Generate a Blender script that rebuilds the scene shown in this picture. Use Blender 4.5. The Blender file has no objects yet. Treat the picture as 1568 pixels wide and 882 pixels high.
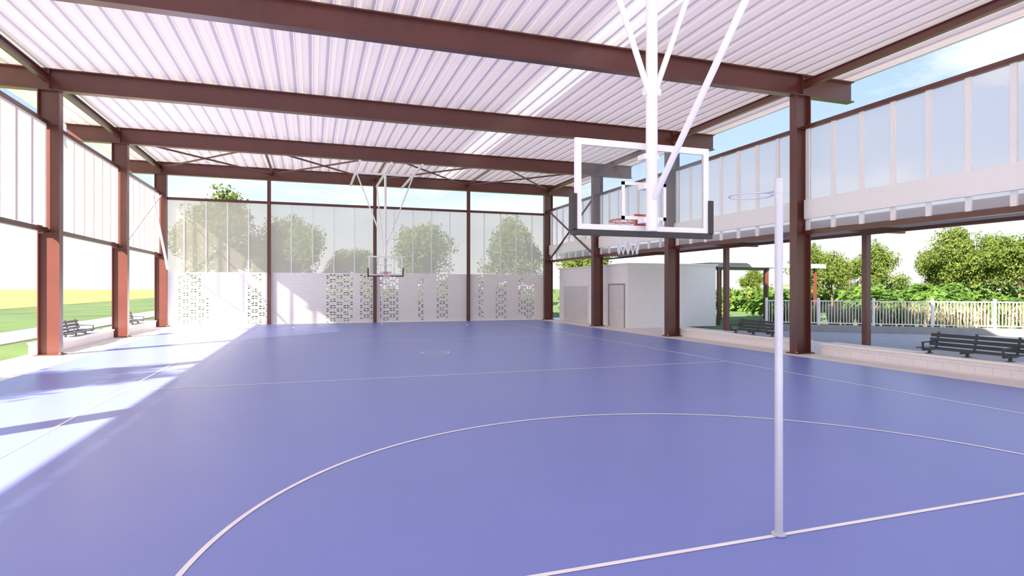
import bpy, math, random
from mathutils import Vector, Matrix, noise
random.seed(4)
sc = bpy.context.scene

# ------------------------------------------------------------------ materials
def newmat(name):
    m = bpy.data.materials.new(name); m.use_nodes = True
    nt = m.node_tree; nt.nodes.clear()
    out = nt.nodes.new('ShaderNodeOutputMaterial')
    return m, nt, out

def pbr(name, col, rough=0.6, metal=0.0, noise=0.06, nscale=3.0, spec=0.5, bump=0.0):
    m, nt, out = newmat(name)
    b = nt.nodes.new('ShaderNodeBsdfPrincipled')
    b.inputs['Roughness'].default_value = rough
    b.inputs['Metallic'].default_value = metal
    b.inputs['Specular IOR Level'].default_value = spec
    tc = nt.nodes.new('ShaderNodeTexCoord')
    n = nt.nodes.new('ShaderNodeTexNoise'); n.inputs['Scale'].default_value = nscale
    n.inputs['Detail'].default_value = 4
    nt.links.new(tc.outputs['Object'], n.inputs['Vector'])
    r = nt.nodes.new('ShaderNodeValToRGB')
    r.color_ramp.elements[0].position = 0.3; r.color_ramp.elements[1].position = 0.7
    r.color_ramp.elements[0].color = (*[max(0, c*(1-noise)) for c in col], 1)
    r.color_ramp.elements[1].color = (*[min(1, c*(1+noise)) for c in col], 1)
    nt.links.new(n.outputs['Fac'], r.inputs['Fac'])
    nt.links.new(r.outputs['Color'], b.inputs['Base Color'])
    if bump > 0:
        bp = nt.nodes.new('ShaderNodeBump'); bp.inputs['Strength'].default_value = bump
        nt.links.new(n.outputs['Fac'], bp.inputs['Height'])
        nt.links.new(bp.outputs['Normal'], b.inputs['Normal'])
    nt.links.new(b.outputs['BSDF'], out.inputs['Surface'])
    return m

def sheet(name, col, transp, transl):
    """thin translucent sheet: part see-through, part diffuse / diffusely transmitting"""
    m, nt, out = newmat(name)
    d = nt.nodes.new('ShaderNodeBsdfDiffuse'); d.inputs['Color'].default_value = (*col, 1)
    t = nt.nodes.new('ShaderNodeBsdfTranslucent'); t.inputs['Color'].default_value = (*col, 1)
    mx = nt.nodes.new('ShaderNodeMixShader'); mx.inputs[0].default_value = transl
    nt.links.new(d.outputs[0], mx.inputs[1]); nt.links.new(t.outputs[0], mx.inputs[2])
    if transp > 0:
        tr = nt.nodes.new('ShaderNodeBsdfTransparent')
        m2 = nt.nodes.new('ShaderNodeMixShader'); m2.inputs[0].default_value = transp
        nt.links.new(mx.outputs[0], m2.inputs[1]); nt.links.new(tr.outputs[0], m2.inputs[2])
        nt.links.new(m2.outputs[0], out.inputs['Surface'])
    else:
        nt.links.new(mx.outputs[0], out.inputs['Surface'])
    return m

def brickmat(name, axis, col, mortar, bw=0.4, bh=0.2):
    m, nt, out = newmat(name)
    b = nt.nodes.new('ShaderNodeBsdfPrincipled'); b.inputs['Roughness'].default_value = 0.7
    tc = nt.nodes.new('ShaderNodeTexCoord'); s = nt.nodes.new('ShaderNodeSeparateXYZ')
    c = nt.nodes.new('ShaderNodeCombineXYZ')
    nt.links.new(tc.outputs['Object'], s.inputs[0])
    nt.links.new(s.outputs[axis], c.inputs[0]); nt.links.new(s.outputs['Z'], c.inputs[1])
    br = nt.nodes.new('ShaderNodeTexBrick')
    br.inputs['Scale'].default_value = 1.0
    br.inputs['Brick Width'].default_value = bw; br.inputs['Row Height'].default_value = bh
    br.inputs['Mortar Size'].default_value = 0.008
    br.inputs['Color1'].default_value = (*col, 1); br.inputs['Color2'].default_value = (*[x*0.97 for x in col], 1)
    br.inputs['Mortar'].default_value = (*mortar, 1)
    nt.links.new(c.outputs[0], br.inputs['Vector'])
    nt.links.new(br.outputs['Color'], b.inputs['Base Color'])
    nt.links.new(b.outputs['BSDF'], out.inputs['Surface'])
    return m

M_STEEL = pbr('maroon_steel', (0.092, 0.021, 0.015), 0.32, 0, 0.12, 0.8)
M_WHITE = pbr('white_paint', (0.96, 0.95, 0.94), 0.35, 0, .02)
M_COURT = pbr('court_acrylic_blue', (0.148, 0.198, 0.56), 0.36, 0, 0.03, 0.6, 0.5)
M_LINE = pbr('line_paint', (0.95, 0.91, 0.88), 0.5)
M_PAVE = pbr('pale_concrete', (0.84, 0.77, 0.73), 0.6, 0, 0.04, 1.5)
M_GREY = pbr('grey_concrete', (0.32, 0.32, 0.33), 0.8, 0, 0.08, 2)
M_BRX = brickmat('white_block_x', 'X', (0.95, 0.92, 0.88), (0.80, 0.78, 0.75))
M_BRY = brickmat('white_block_y', 'Y', (0.88, 0.85, 0.84), (0.68, 0.66, 0.65))
M_RENDER = pbr('white_render', (0.96, 0.93, 0.90), 0.7, 0, .02)
M_DARK = pbr('charcoal_slats', (0.02, 0.026, 0.03), 0.45)
M_PAD = pbr('black_edge_pad', (0.02, 0.016, 0.012), 0.6)
M_ORANGE = pbr('orange_rim', (0.80, 0.12, 0.05), 0.4)
M_NET = pbr('net_cord', (0.9, 0.9, 0.9), 0.8)
M_DOOR = pbr('door_grey', (0.74, 0.71, 0.70), 0.5)
M_ALU = pbr('brushed_post', (0.66, 0.66, 0.72), 0.35, 0.2)
M_GRASS = pbr('lawn_grass', (0.048, 0.10, 0.012), 0.9, 0, 0.35, 0.15)
M_MEADOW = pbr('dry_meadow', (0.18, 0.23, 0.035), 0.9, 0, 0.2, 0.03)
M_BARK = pbr('bark', (0.09, 0.06, 0.04), 0.9, 0, 0.3, 5)
M_ROOF = sheet('roof_sheeting', (0.80, 0.735, 0.745), 0.0, 0.09)
M_ROOFL = sheet('roof_skylight_sheet', (0.90, 0.85, 0.84), 0.0, 0.16)
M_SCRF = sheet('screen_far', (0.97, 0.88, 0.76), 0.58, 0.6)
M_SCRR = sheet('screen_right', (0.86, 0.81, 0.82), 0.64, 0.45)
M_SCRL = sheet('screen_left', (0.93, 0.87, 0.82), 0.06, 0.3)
M_SCRL2 = sheet('screen_left_sun_pass', (0.93, 0.87, 0.82), 0.36, 0.35)  # same left panels, transparency raised in far bays to let sun through
M_CANO = sheet('canopy_sheeting', (0.40, 0.37, 0.38), 0.0, 0.08)

def leafmat(name, c1, c2):
    m, nt, out = newmat(name)
    tc = nt.nodes.new('ShaderNodeTexCoord')
    n = nt.nodes.new('ShaderNodeTexNoise'); n.inputs['Scale'].default_value = 1.5
    nt.links.new(tc.outputs['Object'], n.inputs['Vector'])
    r = nt.nodes.new('ShaderNodeValToRGB')
    r.color_ramp.elements[0].position = .35; r.color_ramp.elements[1].position = .65
    r.color_ramp.elements[0].color = (*c1, 1); r.color_ramp.elements[1].color = (*c2, 1)
    nt.links.new(n.outputs['Fac'], r.inputs['Fac'])
    d = nt.nodes.new('ShaderNodeBsdfDiffuse'); t = nt.nodes.new('ShaderNodeBsdfTranslucent')
    nt.links.new(r.outputs[0], d.inputs[0]); nt.links.new(r.outputs[0], t.inputs[0])
    mx = nt.nodes.new('ShaderNodeMixShader'); mx.inputs[0].default_value = .35
    nt.links.new(d.outputs[0], mx.inputs[1]); nt.links.new(t.outputs[0], mx.inputs[2])
    nt.links.new(mx.outputs[0], out.inputs['Surface'])
    return m
M_LEAF = leafmat('foliage', (0.035, 0.07, 0.012), (0.14, 0.19, 0.035))
M_LEAF2 = leafmat('dry_grass_leaf', (0.24, 0.22, 0.09), (0.46, 0.38, 0.21))
M_PALM = leafmat('palm_leaf', (0.03, 0.085, 0.012), (0.10, 0.19, 0.03))

def glassmat():
    m, nt, out = newmat('clear_acrylic')
    g = nt.nodes.new('ShaderNodeBsdfGlossy'); g.inputs['Roughness'].default_value = 0.03
    t = nt.nodes.new('ShaderNodeBsdfTransparent'); t.inputs[0].default_value = (0.95, 0.96, 0.97, 1)
    f = nt.nodes.new('ShaderNodeFresnel'); f.inputs[0].default_value = 1.45
    mx = nt.nodes.new('ShaderNodeMixShader')
    nt.links.new(f.outputs[0], mx.inputs[0]); nt.links.new(t.outputs[0], mx.inputs[1]); nt.links.new(g.outputs[0], mx.inputs[2])
    nt.links.new(mx.outputs[0], out.inputs['Surface'])
    return m
M_GLASS = glassmat()

# ------------------------------------------------------------------ mesh builder
class MB:
    def __init__(s, name): s.name = name; s.v = []; s.f = []; s.m = []; s.sm = []; s.mats = []
    def mi(s, mat):
        if mat not in s.mats: s.mats.append(mat)
        return s.mats.index(mat)
    def add(s, vs, fs, mat, smooth=False):
        o = len(s.v); s.v += [tuple(p) for p in vs]; k = s.mi(mat)
        for f in fs:
            s.f.append([i+o for i in f]); s.m.append(k); s.sm.append(smooth)
    def box(s, x0, x1, y0, y1, z0, z1, mat):
        vs = [(x0,y0,z0),(x1,y0,z0),(x1,y1,z0),(x0,y1,z0),(x0,y0,z1),(x1,y0,z1),(x1,y1,z1),(x0,y1,z1)]
        s.add(vs, [(0,3,2,1),(4,5,6,7),(0,1,5,4),(1,2,6,5),(2,3,7,6),(3,0,4,7)], mat)
    def bar(s, p, q, w, h, mat, up=(0,0,1)):
        p = Vector(p); q = Vector(q); d = (q-p).normalized(); up = Vector(up)
        if abs(d.dot(up)) > .99: up = Vector((0,1,0))
        a = d.cross(up).normalized()*w/2; b = a.normalized().cross(d)*h/2
        vs = [p-a-b,p+a-b,p+a+b,p-a+b,q-a-b,q+a-b,q+a+b,q-a+b]
        s.add(vs, [(0,3,2,1),(4,5,6,7),(0,1,5,4),(1,2,6,5),(2,3,7,6),(3,0,4,7)], mat)
    def cyl(s, p, q, r0, mat, r1=None, n=16, cap=True):
        if r1 is None: r1 = r0
        p = Vector(p); q = Vector(q); d = (q-p).normalized()
        up = Vector((0,0,1)) if abs(d.z) < .95 else Vector((1,0,0))
        a = d.cross(up).normalized(); b = a.cross(d)
        vs = []
        for c, r in ((p,r0),(q,r1)):
            for i in range(n):
                t = 2*math.pi*i/n; vs.append(c+a*math.cos(t)*r+b*math.sin(t)*r)
        s.add(vs, [(i,(i+1)%n,n+(i+1)%n,n+i) for i in range(n)], mat, True)
        if cap: s.add(vs, [tuple(range(n))[::-1], tuple(range(n,2*n))], mat)
    def torus(s, c, R, r, mat, n=40, k=8):
        vs = []; fs = []
        for i in range(n):
            t = 2*math.pi*i/n
            for j in range(k):
                u = 2*math.pi*j/k
                vs.append((c[0]+(R+r*math.cos(u))*math.cos(t), c[1]+(R+r*math.cos(u))*math.sin(t), c[2]+r*math.sin(u)))
        for i in range(n):
            for j in range(k):
                fs.append((i*k+j, ((i+1)%n)*k+j, ((i+1)%n)*k+(j+1)%k, i*k+(j+1)%k))
        s.add(vs, fs, mat, True)
    def ibeam_x(s, x0, x1, y, z0, z1, w, t, mat):   # runs along X
        s.box(x0,x1,y-w/2,y+w/2,z0,z0+t,mat); s.box(x0,x1,y-w/2,y+w/2,z1-t,z1,mat)
        s.box(x0,x1,y-t/2,y+t/2,z0+t,z1-t,mat)
    def ibeam_y(s, y0, y1, x, z0, z1, w, t, mat):
        s.box(x-w/2,x+w/2,y0,y1,z0,z0+t,mat); s.box(x-w/2,x+w/2,y0,y1,z1-t,z1,mat)
        s.box(x-t/2,x+t/2,y0,y1,z0+t,z1-t,mat)
    def done(s, loc=None):
        me = bpy.data.meshes.new(s.name)
        me.from_pydata(s.v, [], s.f)
        for m in s.mats: me.materials.append(m)
        me.polygons.foreach_set('material_index', s.m)
        me.polygons.foreach_set('use_smooth', s.sm)
        me.update()
        o = bpy.data.objects.new(s.name, me); sc.collection.objects.link(o)
        if loc: o.location = loc
        return o

# ------------------------------------------------------------------ key dimensions
XL, XR = -8.0, 15.35            # column lines
ROWS = [-6.65, 0.7, 8.05, 15.4, 22.75, 30.1, 37.45]  # first bay is unseen, added to keep sun off the near floor
XC = 3.88; HW = 7.625; G0 = 4.09; G1 = 34.6
ZB, ZT = 8.5, 9.2               # beam bottom/top
YR0 = -8.4  # roof end pushed south over the added bay, for shade

# ------------------------------------------------------------------ ground
g = MB('ground'); g.add([(-600,-300,-.06),(600,-300,-.06),(600,900,-.06),(-600,900,-.06)], [(0,1,2,3)], M_GRASS); g.done()
g = MB('meadow'); g.add([(-600,42,-.03),(-34,42,-.03),(-30,70,-.03),(-60,900,-.03),(-600,900,-.03)], [(0,1,2,3,4)], M_MEADOW); g.done()
g = MB('pavement'); g.box(-8.75,19.5,-24,39.5,-.3,-.02,M_PAVE); g.done()  # unseen south stretch added as a pale apron bouncing sunlight inside
g = MB('floor'); g.box(-6.8,14.45,-6.5,37.3,-.018,0.0,M_COURT); g.done()
g = MB('garden_path'); g.box(-14.2,-11.3,-20,80,-.3,-.01,M_GREY); g.done()
g = MB('forecourt_paving'); g.add([(19.5,-10,-.025),(40,-10,-.025),(40,9.5,-.025),(31,17,-.025),(21.5,25,-.025),(19.5,26,-.025)], [(0,1,2,3,4,5)], M_GREY); g.done()

# court lines
l = MB('court_line_markings'); zl = 0.004; lw = 0.05
def strip(x0,x1,y0,y1): l.add([(x0,y0,zl),(x1,y0,zl),(x1,y1,zl),(x0,y1,zl)], [(0,1,2,3)], M_LINE)
for x in (XC-HW, XC+HW): strip(x-lw/2, x+lw/2, G0, G1)
T1 = G0+(G1-G0)/3; T2 = G0+2*(G1-G0)/3
for y in (G0, T1, T2, G1): strip(XC-HW, XC+HW, y-lw/2, y+lw/2)
def arc(cx,cy,R,a0,a1,n=96):
    for i in range(n):
        t0 = a0+(a1-a0)*i/n; t1 = a0+(a1-a0)*(i+1)/n
        l.add([(cx+(R-lw/2)*math.cos(t0),cy+(R-lw/2)*math.sin(t0),zl+.001),(cx+(R+lw/2)*math.cos(t0),cy+(R+lw/2)*math.sin(t0),zl+.001),
               (cx+(R+lw/2)*math.cos(t1),cy+(R+lw/2)*math.sin(t1),zl+.001),(cx+(R-lw/2)*math.cos(t1),cy+(R-lw/2)*math.sin(t1),zl+.001)], [(0,1,2,3)], M_LINE)
arc(XC,G0,4.9,0,math.pi); arc(XC,G1,4.9,math.pi,2*math.pi); arc(XC,(G0+G1)/2,.45,0,2*math.pi,48)
l.done()

# ------------------------------------------------------------------ roof
def corr(name, x0, x1, y0, y1, z, period, depth, matf):
    r = MB(name)
    n = int(round((x1-x0)/period)); prof = []
    for i in range(n):
        b = x0+i*period
        prof += [(b, z), (b+period*.20, z), (b+period*.23, z+depth*.2), (b+period*.26, z), (b+period*.46, z), (b+period*.58, z+depth), (b+period*.88, z+depth)]
    prof.append((x0+n*period, z))
    for i in range(len(prof)-1):
        (a,za),(c,zc) = prof[i], prof[i+1]
        r.add([(a,y0,za),(c,y0,zc),(c,y1,zc),(a,y1,za)], [(0,1,2,3)], matf((a+c)/2))
    return r.done()
corr('ceiling', -10.1, 17.4, YR0, 38.4, ZT+.005, 0.5, 0.12, lambda x: M_ROOFL if 7.3 < x < 8.6 else M_ROOF)

for y in ROWS:
    b = MB('roof_beam'); b.ibeam_x(-10.0, 17.55, y, ZB, ZT, .3, .035, M_STEEL)
    for x in (XL, XR):
        b.box(x-.02,x+.02,y-.14,y+.14,ZB+.035,ZT-.035,M_STEEL)
    b.done()
for x in (XL, XR):
    for a, c in zip(ROWS[:-1], ROWS[1:]):
        b = MB('eaves_strut'); b.ibeam_y(a+.16, c-.16, x, 8.72, 8.97, .16, .02, M_STEEL); b.done()
for x in (-10.2, 17.5):
    b = MB('roof_gutter'); b.box(x-.06,x+.1,YR0,38.4,9.21,9.36,M_WHITE); b.box(x-.08,x+.12,YR0,38.4,9.34,9.38,M_WHITE); b.done()
b = MB('roof_cross_bracing')
xs = [XL, -2.2, 3.7, 9.6, XR]
for a, c in zip(xs[:-1], xs[1:]):
    b.cyl((a,30.25,8.8),(c,37.3,8.8),.05,M_STEEL,n=8); b.cyl((c,30.25,8.86),(a,37.3,8.86),.05,M_STEEL,n=8)
for x in xs[1:-1]: b.bar((x,30.25,8.92),(x,37.3,8.92),.1,.12,M_STEEL)
b.done()

# ------------------------------------------------------------------ columns
def column(x, y):
    c = MB('steel_column'); a, w, t = .6, .3, .03
    c.box(x-a/2,x-a/2+t,y-w/2,y+w/2,-.02,ZB,M_STEEL); c.box(x+a/2-t,x+a/2,y-w/2,y+w/2,-.02,ZB,M_STEEL)
    c.box(x-a/2+t,x+a/2-t,y-.012,y+.012,-.02,ZB,M_STEEL)
    c.box(x-a/2-.08,x+a/2+.08,y-w/2-.08,y+w/2+.08,-.02,.02,M_STEEL)
    for z in (3.9, 7.4):
        for s in (-1,1): c.box(x-a/2+t,x+a/2-t,y+s*.012 if s>0 else y-w/2,y+w/2 if s>0 else y-.012,z,z+.02,M_STEEL)
    for dx in (-.32,.32):
        for dy in (-.18,.18): c.cyl((x+dx,y+dy,.02),(x+dx,y+dy,.06),.018,M_ALU,n=6)
    c.done()
for y in ROWS:
    column(XL, y); column(XR, y)
for x in (-2.4, 3.7, 9.7):
    c = MB('wind_post'); c.box(x-.1,x+.1,37.3,37.32,0,ZB,M_STEEL); c.box(x-.1,x+.1,37.46,37.48,0,ZB,M_STEEL); c.box(x-.01,x+.01,37.32,37.46,0,ZB,M_STEEL); c.done()

# ------------------------------------------------------------------ side screens
def side_screen(name, x, ys, z0, z1, mat, white, mw, mat2=None, ysw=1e9):
    s = MB(name)
    for a, c in zip(ys[:-1], ys[1:]):
        a += .16; c -= .16
        n = int(round((c-a)/1.02)); st = (c-a)/n
        s.box(x+.04,x+.05,a,c,z0+.1,z1,mat2 if a > ysw else mat)
        for i in range(n+1):
            yy = a+st*i
            s.box(x-.02,x+.04,yy-mw/2,yy+mw/2,z0+.05,z1,white)
        s.box(x-.07,x+.07,a-.1,c+.1,z1,z1+.13,M_STEEL)
        s.box(x-.07,x+.07,a-.1,c+.1,z0-.08,z0+.07,M_STEEL)
    return s
s = side_screen('wall_right', 15.5, ROWS, 3.98, 7.4, M_SCRR, M_WHITE, .14)
for a, c in zip(ROWS[:-1], ROWS[1:]): s.box(15.36,15.47,a+.15,c-.15,4.42,5.05,M_WHITE)
s.cyl((15.3,30.3,4.0),(15.3,37.2,7.4),.06,M_STEEL,n=8); s.cyl((15.3,30.3,7.4),(15.3,37.2,4.0),.06,M_STEEL,n=8)
s.done()
s = side_screen('wall_left', -8.1, ROWS, 4.02, 7.4, M_SCRL, M_SCRL, .12, M_SCRL2, 22)
s.cyl((-7.95,30.3,4.0),(-7.95,37.2,7.3),.05,M_WHITE,n=8)
s.cyl((-7.6,37.1,3.2),(-7.9,35.2,7.0),.07,M_WHITE,n=8)
s.done()

# ------------------------------------------------------------------ far wall
W = MB('wall_far'); WY0, WY1, WH = 37.55, 37.65, 3.0
perf = [(-7.3,-6.1,0,15),(-6.1,-5.7,2,8),(-3.7,-2.9,0,15),(-2.9,-2.5,2,6),(.8,2.2,0,15),(2.8,3.4,1,15),(4.2,5.3,0,15),(6.3,6.8,0,14),(7.7,8.2,1,15),
        (10.5,10.9,1,15),(11.5,12.2,0,13),(13.1,13.5,2,14),(13.7,14.5,0,12)]
cw, ch = .4, .2
x = -8.0
ncell = int((15.4-x)/cw)+1
def inperf(cx, r):
    for a, b_, r0, r1 in perf:
        if a-.05 <= cx <= b_+.05 and r0 <= r < r1: return True
    return False
for i in range(ncell):
    x0 = x+i*cw; x1 = min(x0+cw, 15.6); r = 0
    while r < 15:
        if inperf((x0+x1)/2, r):
            z0 = r*ch; z1 = z0+ch; t = .033
            W.box(x0,x1,WY0,WY1,z0,z0+t,M_BRX); W.box(x0,x1,WY0,WY1,z1-t,z1,M_BRX)
            W.box(x0,x0+t,WY0,WY1,z0+t,z1-t,M_BRX); W.box(x1-t,x1,WY0,WY1,z0+t,z1-t,M_BRX)
            ym = (WY0+WY1)/2
            if (i+r) % 2: W.bar((x0+.02,ym,z0+.02),(x1-.02,ym,z1-.02),.09,.095,M_BRX)
            else: W.bar((x0+.02,ym,z1-.02),(x1-.02,ym,z0+.02),.09,.095,M_BRX)
            r += 1
        else:
            e = r
            while e < 15 and not inperf((x0+x1)/2, e): e += 1
            W.box(x0,x1,WY0,WY1,r*ch,e*ch,M_BRX); r = e
W.done()
F = MB('window_far_screen')
F.box(-7.7,15.1,37.62,37.63,3.06,7.15,M_SCRF)
px = [XL,-2.4,3.7,9.7,XR]
for a, c in zip(px[:-1], px[1:]):
    n = 5; 
    for i in range(1,n): 
        xx = a+(c-a)*i/n; F.box(xx-.025,xx+.025,37.56,37.62,3.06,7.12,M_WHITE)
F.box(-7.7,15.1,37.5,37.62,7.12,7.27,M_STEEL)
F.box(-7.7,15.1,37.53,37.67,3.0,3.06,M_WHITE)
F.done()

# ------------------------------------------------------------------ store building on the right
S = MB('storage_building')
S.box(16.1,21.8,28.0,37.2,-.02,3.42,M_RENDER); S.box(16.0,21.9,27.9,37.3,3.42,3.5,M_WHITE); S.done()
d = MB('door_1'); d.box(16.05,16.098,28.25,28.33,0,2.4,M_GREY); d.box(16.05,16.098,30.02,30.1,0,2.4,M_GREY); d.box(16.05,16.098,28.33,30.02,2.32,2.4,M_GREY)
d.box(16.07,16.098,28.34,30.01,.02,2.31,M_DOOR); d.cyl((16.0,28.5,1.05),(16.07,28.5,1.05),.03,M_ALU); d.done()
d = MB('door_2'); d.box(16.06,16.098,32.7,36.4,0,2.4,M_WHITE)
for i in range(28): d.box(16.02,16.06,32.8,36.3,.06+i*.08,.12+i*.08,M_DOOR)
d.done()

# ------------------------------------------------------------------ side canopy
corr('canopy_roof', 15.7, 20.3, 3.0, 36.5, 4.32, .25, .06, lambda x: M_CANO)
c = MB('canopy_frame')
for y in (8.2,15.6,23.0,30.4):
    c.box(15.6,20.3,y-.07,y+.07,4.12,4.31,M_STEEL)
for x in (18.5,): c.box(x-.06,x+.06,3,36.5,4.02,4.12,M_STEEL)
c.box(20.22,20.32,3,36.5,4.2,4.4,M_STEEL)
for y in (8.2,15.6,23.0): c.box(18.4,18.6,y-.1,y+.1,-.02,4.05,M_STEEL)
c.done()
c = MB('shade_shelter')
c.box(22.2,31,29,34,3.55,3.62,M_CANO); c.box(22.2,31,29,29.1,3.4,3.56,M_GREY); c.box(22.2,31,33.9,34,3.4,3.56,M_GREY)
for x in (23,26.6,30.4):
    for y in (29.3,33.7): c.box(x-.07,x+.07,y-.07,y+.07,-.05,3.45,M_STEEL)
for i in range(35): c.box(22.3+i*.25,22.36+i*.25,29,34,3.62,3.66,M_CANO)
c.done()

# ------------------------------------------------------------------ seat walls and benches
for y0, y1 in ((1.2,14.9),(15.9,24.0)):
    w = MB('seat_wall'); w.box(15.72,16.35,y0,y1,-.02,.3,M_BRY); w.box(15.69,16.38,y0-.02,y1+.02,.3,.36,M_RENDER); w.done()
for y0, y1 in ((23.2,29.7),(30.5,37.0)):
    w = MB('seat_wall'); w.box(-8.75,-8.15,y0,y1,-.02,.3,M_BRY); w.box(-8.78,-8.12,y0-.02,y1+.02,.3,.36,M_RENDER); w.done()
def bench(x, y, L, sgn, z):
    b = MB('slatted_bench')      # sgn=+1 : back is toward +X
    for i in range(4):
        xx = x+sgn*(-.22+i*.125); b.box(xx-.05,xx+.05,y-L/2,y+L/2,z+.14,z+.175,M_DARK)
    for i in range(3):
        zz = z+.25+i*.12; xx = x+sgn*(.26+i*.035)
        b.bar((xx,y-L/2,zz),(xx,y+L/2,zz),.03,.095,M_DARK)
    for k in (-.42,0,.42):
        yy = y+k*L
        b.bar((x-sgn*.26,yy,z+.11),(x+sgn*.24,yy,z+.11),.05,.05,M_DARK)
        b.bar((x+sgn*.24,yy,z+.11),(x+sgn*.36,yy,z+.58),.05,.04,M_DARK)
        b.bar((x,yy,z),(x,yy,z+.11),.06,.06,M_DARK); b.box(x-.1,x+.1,yy-.05,yy+.05,z,z+.015,M_DARK)
        b.bar((x-sgn*.26,yy,z+.12),(x-sgn*.26,yy,z+.3),.04,.04,M_DARK) if k else None
        b.bar((x-sgn*.28,yy,z+.31),(x+sgn*.29,yy,z+.33),.05,.03,M_DARK) if k else None
    b.done()
bench(16.05,10.6,2.35,1,.36); bench(16.05,18.4,2.35,1,.36)
bench(-8.47,26.4,2.35,-1,.36); bench(-8.47,33.8,2.35,-1,.36)

# ------------------------------------------------------------------ hoops
def hoop(yb, s, ybeam0, ybeam1):
    """board plane at yb, court centre toward s; beams at ybeam0 (outer) / ybeam1 (inner)"""
    h = MB('basketball_hoop'); cx = 3.79; w = .915; z0, z1 = 2.82, 3.89
    h.box(cx-w+.05,cx+w-.05,yb-.006,yb+.006,z0+.05,z1-.05,M_GLASS)
    fr = .075
    def fb(a,b_,c_,d_,m=M_WHITE,e=.02): h.box(a,b_,yb-e,yb+e,c_,d_,m)
    fb(cx-w,cx+w,z1-fr,z1); fb(cx-w,cx+w,z0,z0+fr); fb(cx-w,cx-w+fr,z0+fr,z1-fr); fb(cx+w-fr,cx+w,z0+fr,z1-fr)
    a, b_, c_, d_ = cx-.305, cx+.305, z0+.15, z0+.60
    fb(a,b_,d_-.04,d_,M_WHITE,.009); fb(a,b_,c_,c_+.04,M_WHITE,.009); fb(a,a+.04,c_,d_,M_WHITE,.009); fb(b_-.04,b_,c_,d_,M_WHITE,.009)
    h.box(cx-w-.04,cx+w+.04,yb-.045,yb+.045,z0-.055,z0+.01,M_PAD)
    for q in (-1,1):
        xa, xb = sorted((cx+q*(w+.055), cx+q*(w-.01))); h.box(xa,xb,yb-.045,yb+.045,z0,z0+.42,M_PAD)
    ry = yb+s*.38; rz = 3.0
    h.torus((cx,ry,rz),.23,.013,M_ORANGE)
    ya, yb2 = sorted((yb+s*.01, yb+s*.16)); h.box(cx-.09,cx+.09,ya,yb2,rz-.03,rz+.0,M_ORANGE); ya, yb2 = sorted((yb+s*.01, yb+s*.03)); h.box(cx-.12,cx+.12,ya,yb2,rz-.12,rz+.04,M_ORANGE)
    levels = [(.0,.22),(.1,.19),(.2,.16),(.3,.135),(.42,.12)]; n = 12
    for k in range(len(levels)-1):
        (da,ra),(db,rb) = levels[k], levels[k+1]
        for i in range(n):
            t = 2*math.pi*(i+.5*(k%2))/n
            for sg in (-.5,.5):
                t2 = t+sg*2*math.pi/n
                h.cyl((cx+ra*math.cos(t),ry+ra*math.sin(t),rz-da),(cx+rb*math.cos(t2),ry+rb*math.sin(t2),rz-db),.005,M_NET,n=5,cap=False)
    py = yb-s*.17
    h.cyl((cx,py,2.82),(cx,py,ZB-.08),.068,M_WHITE,n=24)
    for zz in (2.95,3.35,3.7):
        ya, yb2 = sorted((py, yb-s*.02)); h.box(cx-.1,cx+.1,ya,yb2,zz-.03,zz+.03,M_WHITE)
    h.cyl((cx-.1,py,4.46),(cx+.1,py,4.46),.05,M_WHITE)
    for q in (-1,1): h.cyl((cx+q*.05,py,4.48),(cx+q*1.55,py,ZB-.08),.035,M_WHITE,n=14)
    h.cyl((cx,py-s*.05,3.2),(cx,ybeam0+s*.3,ZB-.08),.036,M_WHITE,n=16)
    for q in (-1.55,0,1.55):
        h.bar((cx+q,ybeam0+s*.2,ZB-.06),(cx+q,ybeam1+s*.2,ZB-.06),.1,.1,M_WHITE)
    h.bar((cx-1.7,py,ZB-.14),(cx+1.7,py,ZB-.14),.1,.1,M_WHITE)
    h.done()
hoop(6.2, 1, .7, 8.05)
hoop(32.5, -1, 37.45, 30.1)

def netpost(y, s):
    p = MB('netball_post'); cx = 3.84
    p.cyl((cx,y,0.006),(cx,y,3.08),.034,M_ALU,n=24); p.cyl((cx,y,3.08),(cx,y,3.1),.036,M_ALU,n=24)
    p.cyl((cx,y,0.006),(cx,y,.02),.06,M_ALU,n=24)
    p.torus((cx,y+s*.345,3.0),.19,.007,M_ALU)
    for q in (-.02,.02): p.cyl((cx+q,y+s*.02,3.0),(cx+q,y+s*.16,3.0),.006,M_ALU,n=8)
    p.cyl((cx,y,2.97),(cx,y,3.03),.038,M_ALU,n=24)
    p.done()
netpost(G0,1); netpost(G1,-1)

# ------------------------------------------------------------------ fence and outside right
P0, P1 = Vector((22.3,24.6,0)), Vector((37.0,12.0,0))
dv = (P1-P0); L = dv.length; dn = dv.normalized(); nn = Vector((-dn.y,dn.x,0))
w = MB('retaining_wall'); w.bar(P0+Vector((0,0,.14)),P1+Vector((0,0,.14)),.3,.32,M_GREY); w.done()
f = MB('balustrade_fence')
z0 = .3; z1 = 1.5
for zz in (z0+.1, z1): f.bar(P0+Vector((0,0,zz)),P1+Vector((0,0,zz)),.06,.05,M_WHITE)
k = 0
while k < L:
    p = P0+dn*k; f.bar(p+Vector((0,0,z0+.1)),p+Vector((0,0,z1)),.025,.025,M_WHITE); k += .13
k = 0
while k < L:
    p = P0+dn*k; f.bar(p+Vector((0,0,.3)),p+Vector((0,0,z1+.15)),.09,.09,M_WHITE); k += 2.4
f.done()

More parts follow.
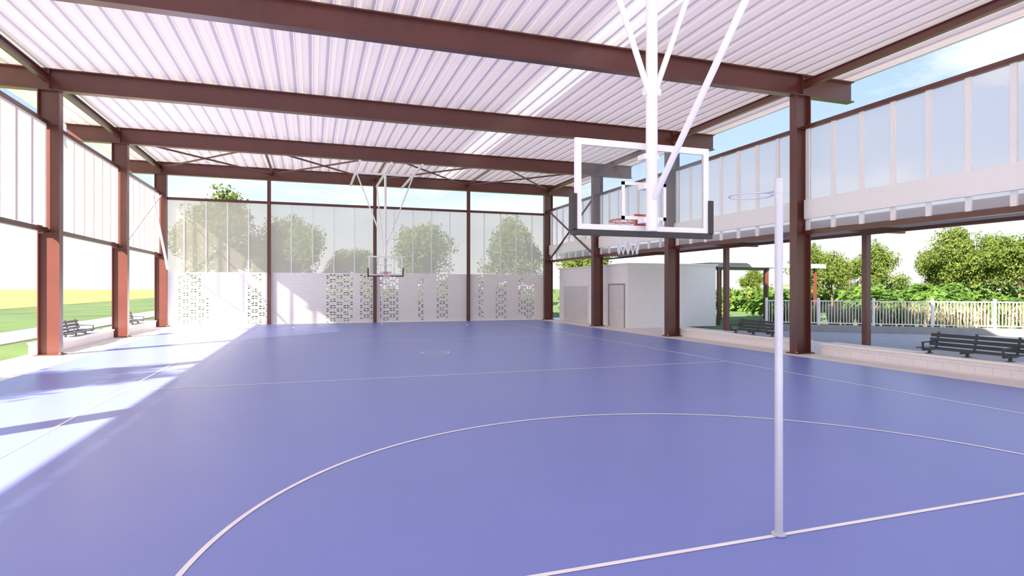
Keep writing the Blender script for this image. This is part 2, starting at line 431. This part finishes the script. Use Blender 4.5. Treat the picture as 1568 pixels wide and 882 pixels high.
# ------------------------------------------------------------------ vegetation
def tree_mesh(seed, H, R, nleaf, ls):
    rnd = random.Random(seed); t = MB('tree'); tips = []
    def rv():
        while True:
            v = Vector((rnd.uniform(-1,1),rnd.uniform(-1,1),rnd.uniform(-1,1)))
            if .05 < v.length < 1: return v
    def grow(p, d, ln, r, lev):
        q = p+d*ln; t.cyl(p,q,r,M_BARK,r1=r*.65,n=7,cap=False)
        if lev >= 2: tips.append(q); tips.append((p+q)/2)
        if lev == 4: return
        for i in range(3 if lev < 3 else 2):
            nd = (d+rv()*1.0+Vector((0,0,.05))).normalized(); grow(q, nd, ln*rnd.uniform(.6,.9), r*.6, lev+1)
        if lev == 1: grow(p+d*ln*.4, (Vector((rnd.uniform(-1,1),rnd.uniform(-1,1),.15))).normalized(), ln*.8, r*.4, 2)
    grow(Vector((0,0,0)), Vector((rnd.uniform(-.05,.05),0,1)).normalized(), H*.22, H*.018, 0)
    for i in range(nleaf):
        c = rnd.choice(tips)+rv()*R
        if c.z < H*.16: c.z += H*.2
        a = rv().normalized(); b_ = a.cross(rv()).normalized(); s1 = ls*rnd.uniform(.6,1.2)
        t.add([c-a*s1,c+b_*s1*.5,c+a*s1,c-b_*s1*.5], [(0,1,2,3)], M_LEAF)
    o = t.done(); zs = max(v.co.z for v in o.data.vertices)
    sc_ = H/zs
    for v in o.data.vertices: v.co *= sc_
    return o
base = [tree_mesh(11,10,.8,14000,.14), tree_mesh(23,10,.9,14000,.14), tree_mesh(37,10,.8,14000,.14)]
pos = [(62.4,40.1,8.8),(62.7,44.2,6.6),(50.5,40.9,6.9),(41.9,38.6,6.3),(59.3,34.8,7.4),(43,48.7,4.6),(66,58,6),(78,50,7.5),
       (-9.8,77.3,14.5),(.2,79,12),(14.5,79.6,11.3),(24.6,70.8,12),(33,64,9),(80,36,8),(70,30,7),
       (-15.5,8.3,8.5),(5.5,84,8),(-5,90,9)]
for i, (x,y,h) in enumerate(pos):
    o = base[i] if i < 3 else bpy.data.objects.new('tree', base[i%3].data)
    if i >= 3: sc.collection.objects.link(o)
    kk = 1.0 if y > 70 else .88
    o.location = (x,y,-.08); k = h/10; o.scale = (k*kk,k*kk,k); o.rotation_euler = (0,0,random.uniform(0,6.28))

def blade_clump(t, c, n, h, w, mat, spread):
    for i in range(n):
        a = random.uniform(0,6.28); dr = Vector((math.cos(a),math.sin(a),0)); sd = Vector((-dr.y,dr.x,0))*w
        hh = h*random.uniform(.6,1.1); sp = spread*random.uniform(.3,1)
        p0 = c; p1 = c+dr*sp*.4+Vector((0,0,hh*.7)); p2 = c+dr*sp+Vector((0,0,hh*(.95 if spread<h*.8 else .6)))
        t.add([p0-sd*.5,p0+sd*.5,p1+sd,p1-sd,p2], [(0,1,2,3),(3,2,4)], mat)
t = MB('ornamental_grass_bed')
k = 1.5
while k < L+8:
    for r in range(3):
        c = P0+dn*(k-1+random.uniform(-.2,.2))+nn*(.9+r*.8+random.uniform(-.2,.2)); c.z = -.06
        blade_clump(t, c, 30, 1.5, .026, M_LEAF2 if random.random() < .65 else M_LEAF, .65)
    k += .5
t.done()
for i,(x,y,h) in enumerate([(33,27,3.4),(36,25.5,3.0),(40,24,2.8),(33.5,36.5,3.6),(25.5,40.5,3.4),(44,22,3.2),(37,31,4.0),(28.5,39,4.0),(42,30,4.2),(47,26,3.6)]):
    t = MB('palm_shrub'); t.cyl((x,y,-.08),(x,y,h*.4),.12,M_BARK,r1=.09,n=8)
    for j in range(26):
        a = random.uniform(0,6.28); dr = Vector((math.cos(a),math.sin(a),0)); sd = Vector((-dr.y,dr.x,0))
        up = random.uniform(.3,1.2); Lf = h*.62; pts = []
        for q in range(7):
            u = q/6; pts.append(Vector((x,y,h*.4))+dr*Lf*u*(1-.1*u)+Vector((0,0,Lf*(up*u-1.0*u*u))))
        for q in range(6):
            m_ = (pts[q]+pts[q+1])/2
            for sg in (-1,1):
                tip = m_+sd*sg*.5*(1-abs(q/5-.45))+dr*.18+Vector((0,0,-.1))
                t.add([pts[q],pts[q+1],tip], [(0,1,2)], M_PALM)
    t.done()
def hedge(p0, p1, wd_, ht, n, sz):
    hd = MB('hedge_bank'); p0 = Vector(p0); p1 = Vector(p1)
    for i in range(n):
        c = p0.lerp(p1, random.random())
        hh = ht*(.55+.75*max(0,min(1,.5+noise.noise(c*.35)*1.3)))
        c += Vector((random.uniform(-wd_,wd_),random.uniform(-wd_,wd_),random.uniform(0,hh)))
        a = Vector((random.uniform(-1,1),random.uniform(-1,1),random.uniform(-1,1))).normalized(); b_ = a.orthogonal().normalized()
        hd.add([c-a*sz,c+b_*sz*.6,c+a*sz,c-b_*sz*.6], [(0,1,2,3)], M_PALM if i%2 else M_LEAF)
    hd.done()
hedge((24,52,0),(84,30,0),2,2.0,10000,.28)
hedge((-9,47,0),(19,47,0),.9,2.3,7000,.2)

# ------------------------------------------------------------------ light
sun = bpy.data.lights.new('sun','SUN'); sun.energy = 17.0; sun.angle = math.radians(0.8); sun.color = (1,.87,.74)
so = bpy.data.objects.new('sun', sun); sc.collection.objects.link(so)
dirv = Vector((5.25,4.0,-4.1)).normalized()
so.rotation_euler = dirv.to_track_quat('-Z','Y').to_euler(); so.location = (-20,-20,30)

wd = bpy.data.worlds.new('World'); sc.world = wd; wd.use_nodes = True; nt = wd.node_tree; nt.nodes.clear()
out = nt.nodes.new('ShaderNodeOutputWorld'); bg = nt.nodes.new('ShaderNodeBackground')
tc = nt.nodes.new('ShaderNodeTexCoord'); sp = nt.nodes.new('ShaderNodeSeparateXYZ')
nt.links.new(tc.outputs['Generated'], sp.inputs[0])
rp = nt.nodes.new('ShaderNodeValToRGB'); e = rp.color_ramp.elements
e[0].position = 0.0; e[0].color = (.88,.86,.81,1); e[1].position = .6; e[1].color = (.14,.28,.60,1)
x_ = rp.color_ramp.elements.new(.2); x_.color = (.36,.51,.73,1)
nt.links.new(sp.outputs['Z'], rp.inputs['Fac'])
mp = nt.nodes.new('ShaderNodeMapping'); mp.inputs['Scale'].default_value = (1,1,3.2)
nz = nt.nodes.new('ShaderNodeTexNoise'); nz.inputs['Scale'].default_value = 2.6; nz.inputs['Detail'].default_value = 7; nz.inputs['Roughness'].default_value = .6
nt.links.new(tc.outputs['Generated'], mp.inputs[0]); nt.links.new(mp.outputs[0], nz.inputs['Vector'])
cr = nt.nodes.new('ShaderNodeValToRGB'); cr.color_ramp.elements[0].position = .46; cr.color_ramp.elements[1].position = .74
nt.links.new(nz.outputs['Fac'], cr.inputs['Fac'])
mx = nt.nodes.new('ShaderNodeMix'); mx.data_type = 'RGBA'
nt.links.new(cr.outputs['Color'], mx.inputs['Factor']); nt.links.new(rp.outputs['Color'], mx.inputs['A']); mx.inputs['B'].default_value = (1,.95,.90,1)
nt.links.new(mx.outputs['Result'], bg.inputs['Color']); bg.inputs['Strength'].default_value = 0.9
nt.links.new(bg.outputs[0], out.inputs['Surface'])

sc.view_settings.view_transform = 'Standard'
sc.view_settings.exposure = 0.85
sc.view_settings.gamma = 1.18

# ------------------------------------------------------------------ camera
cam = bpy.data.cameras.new('camera'); co = bpy.data.objects.new('camera', cam); sc.collection.objects.link(co)
cam.sensor_width = 36; cam.lens = 36*900/1568
co.location = (0,0,2.15); co.rotation_euler = (math.radians(90),0,-math.radians(18.78))
cam.clip_end = 2000
sc.camera = co
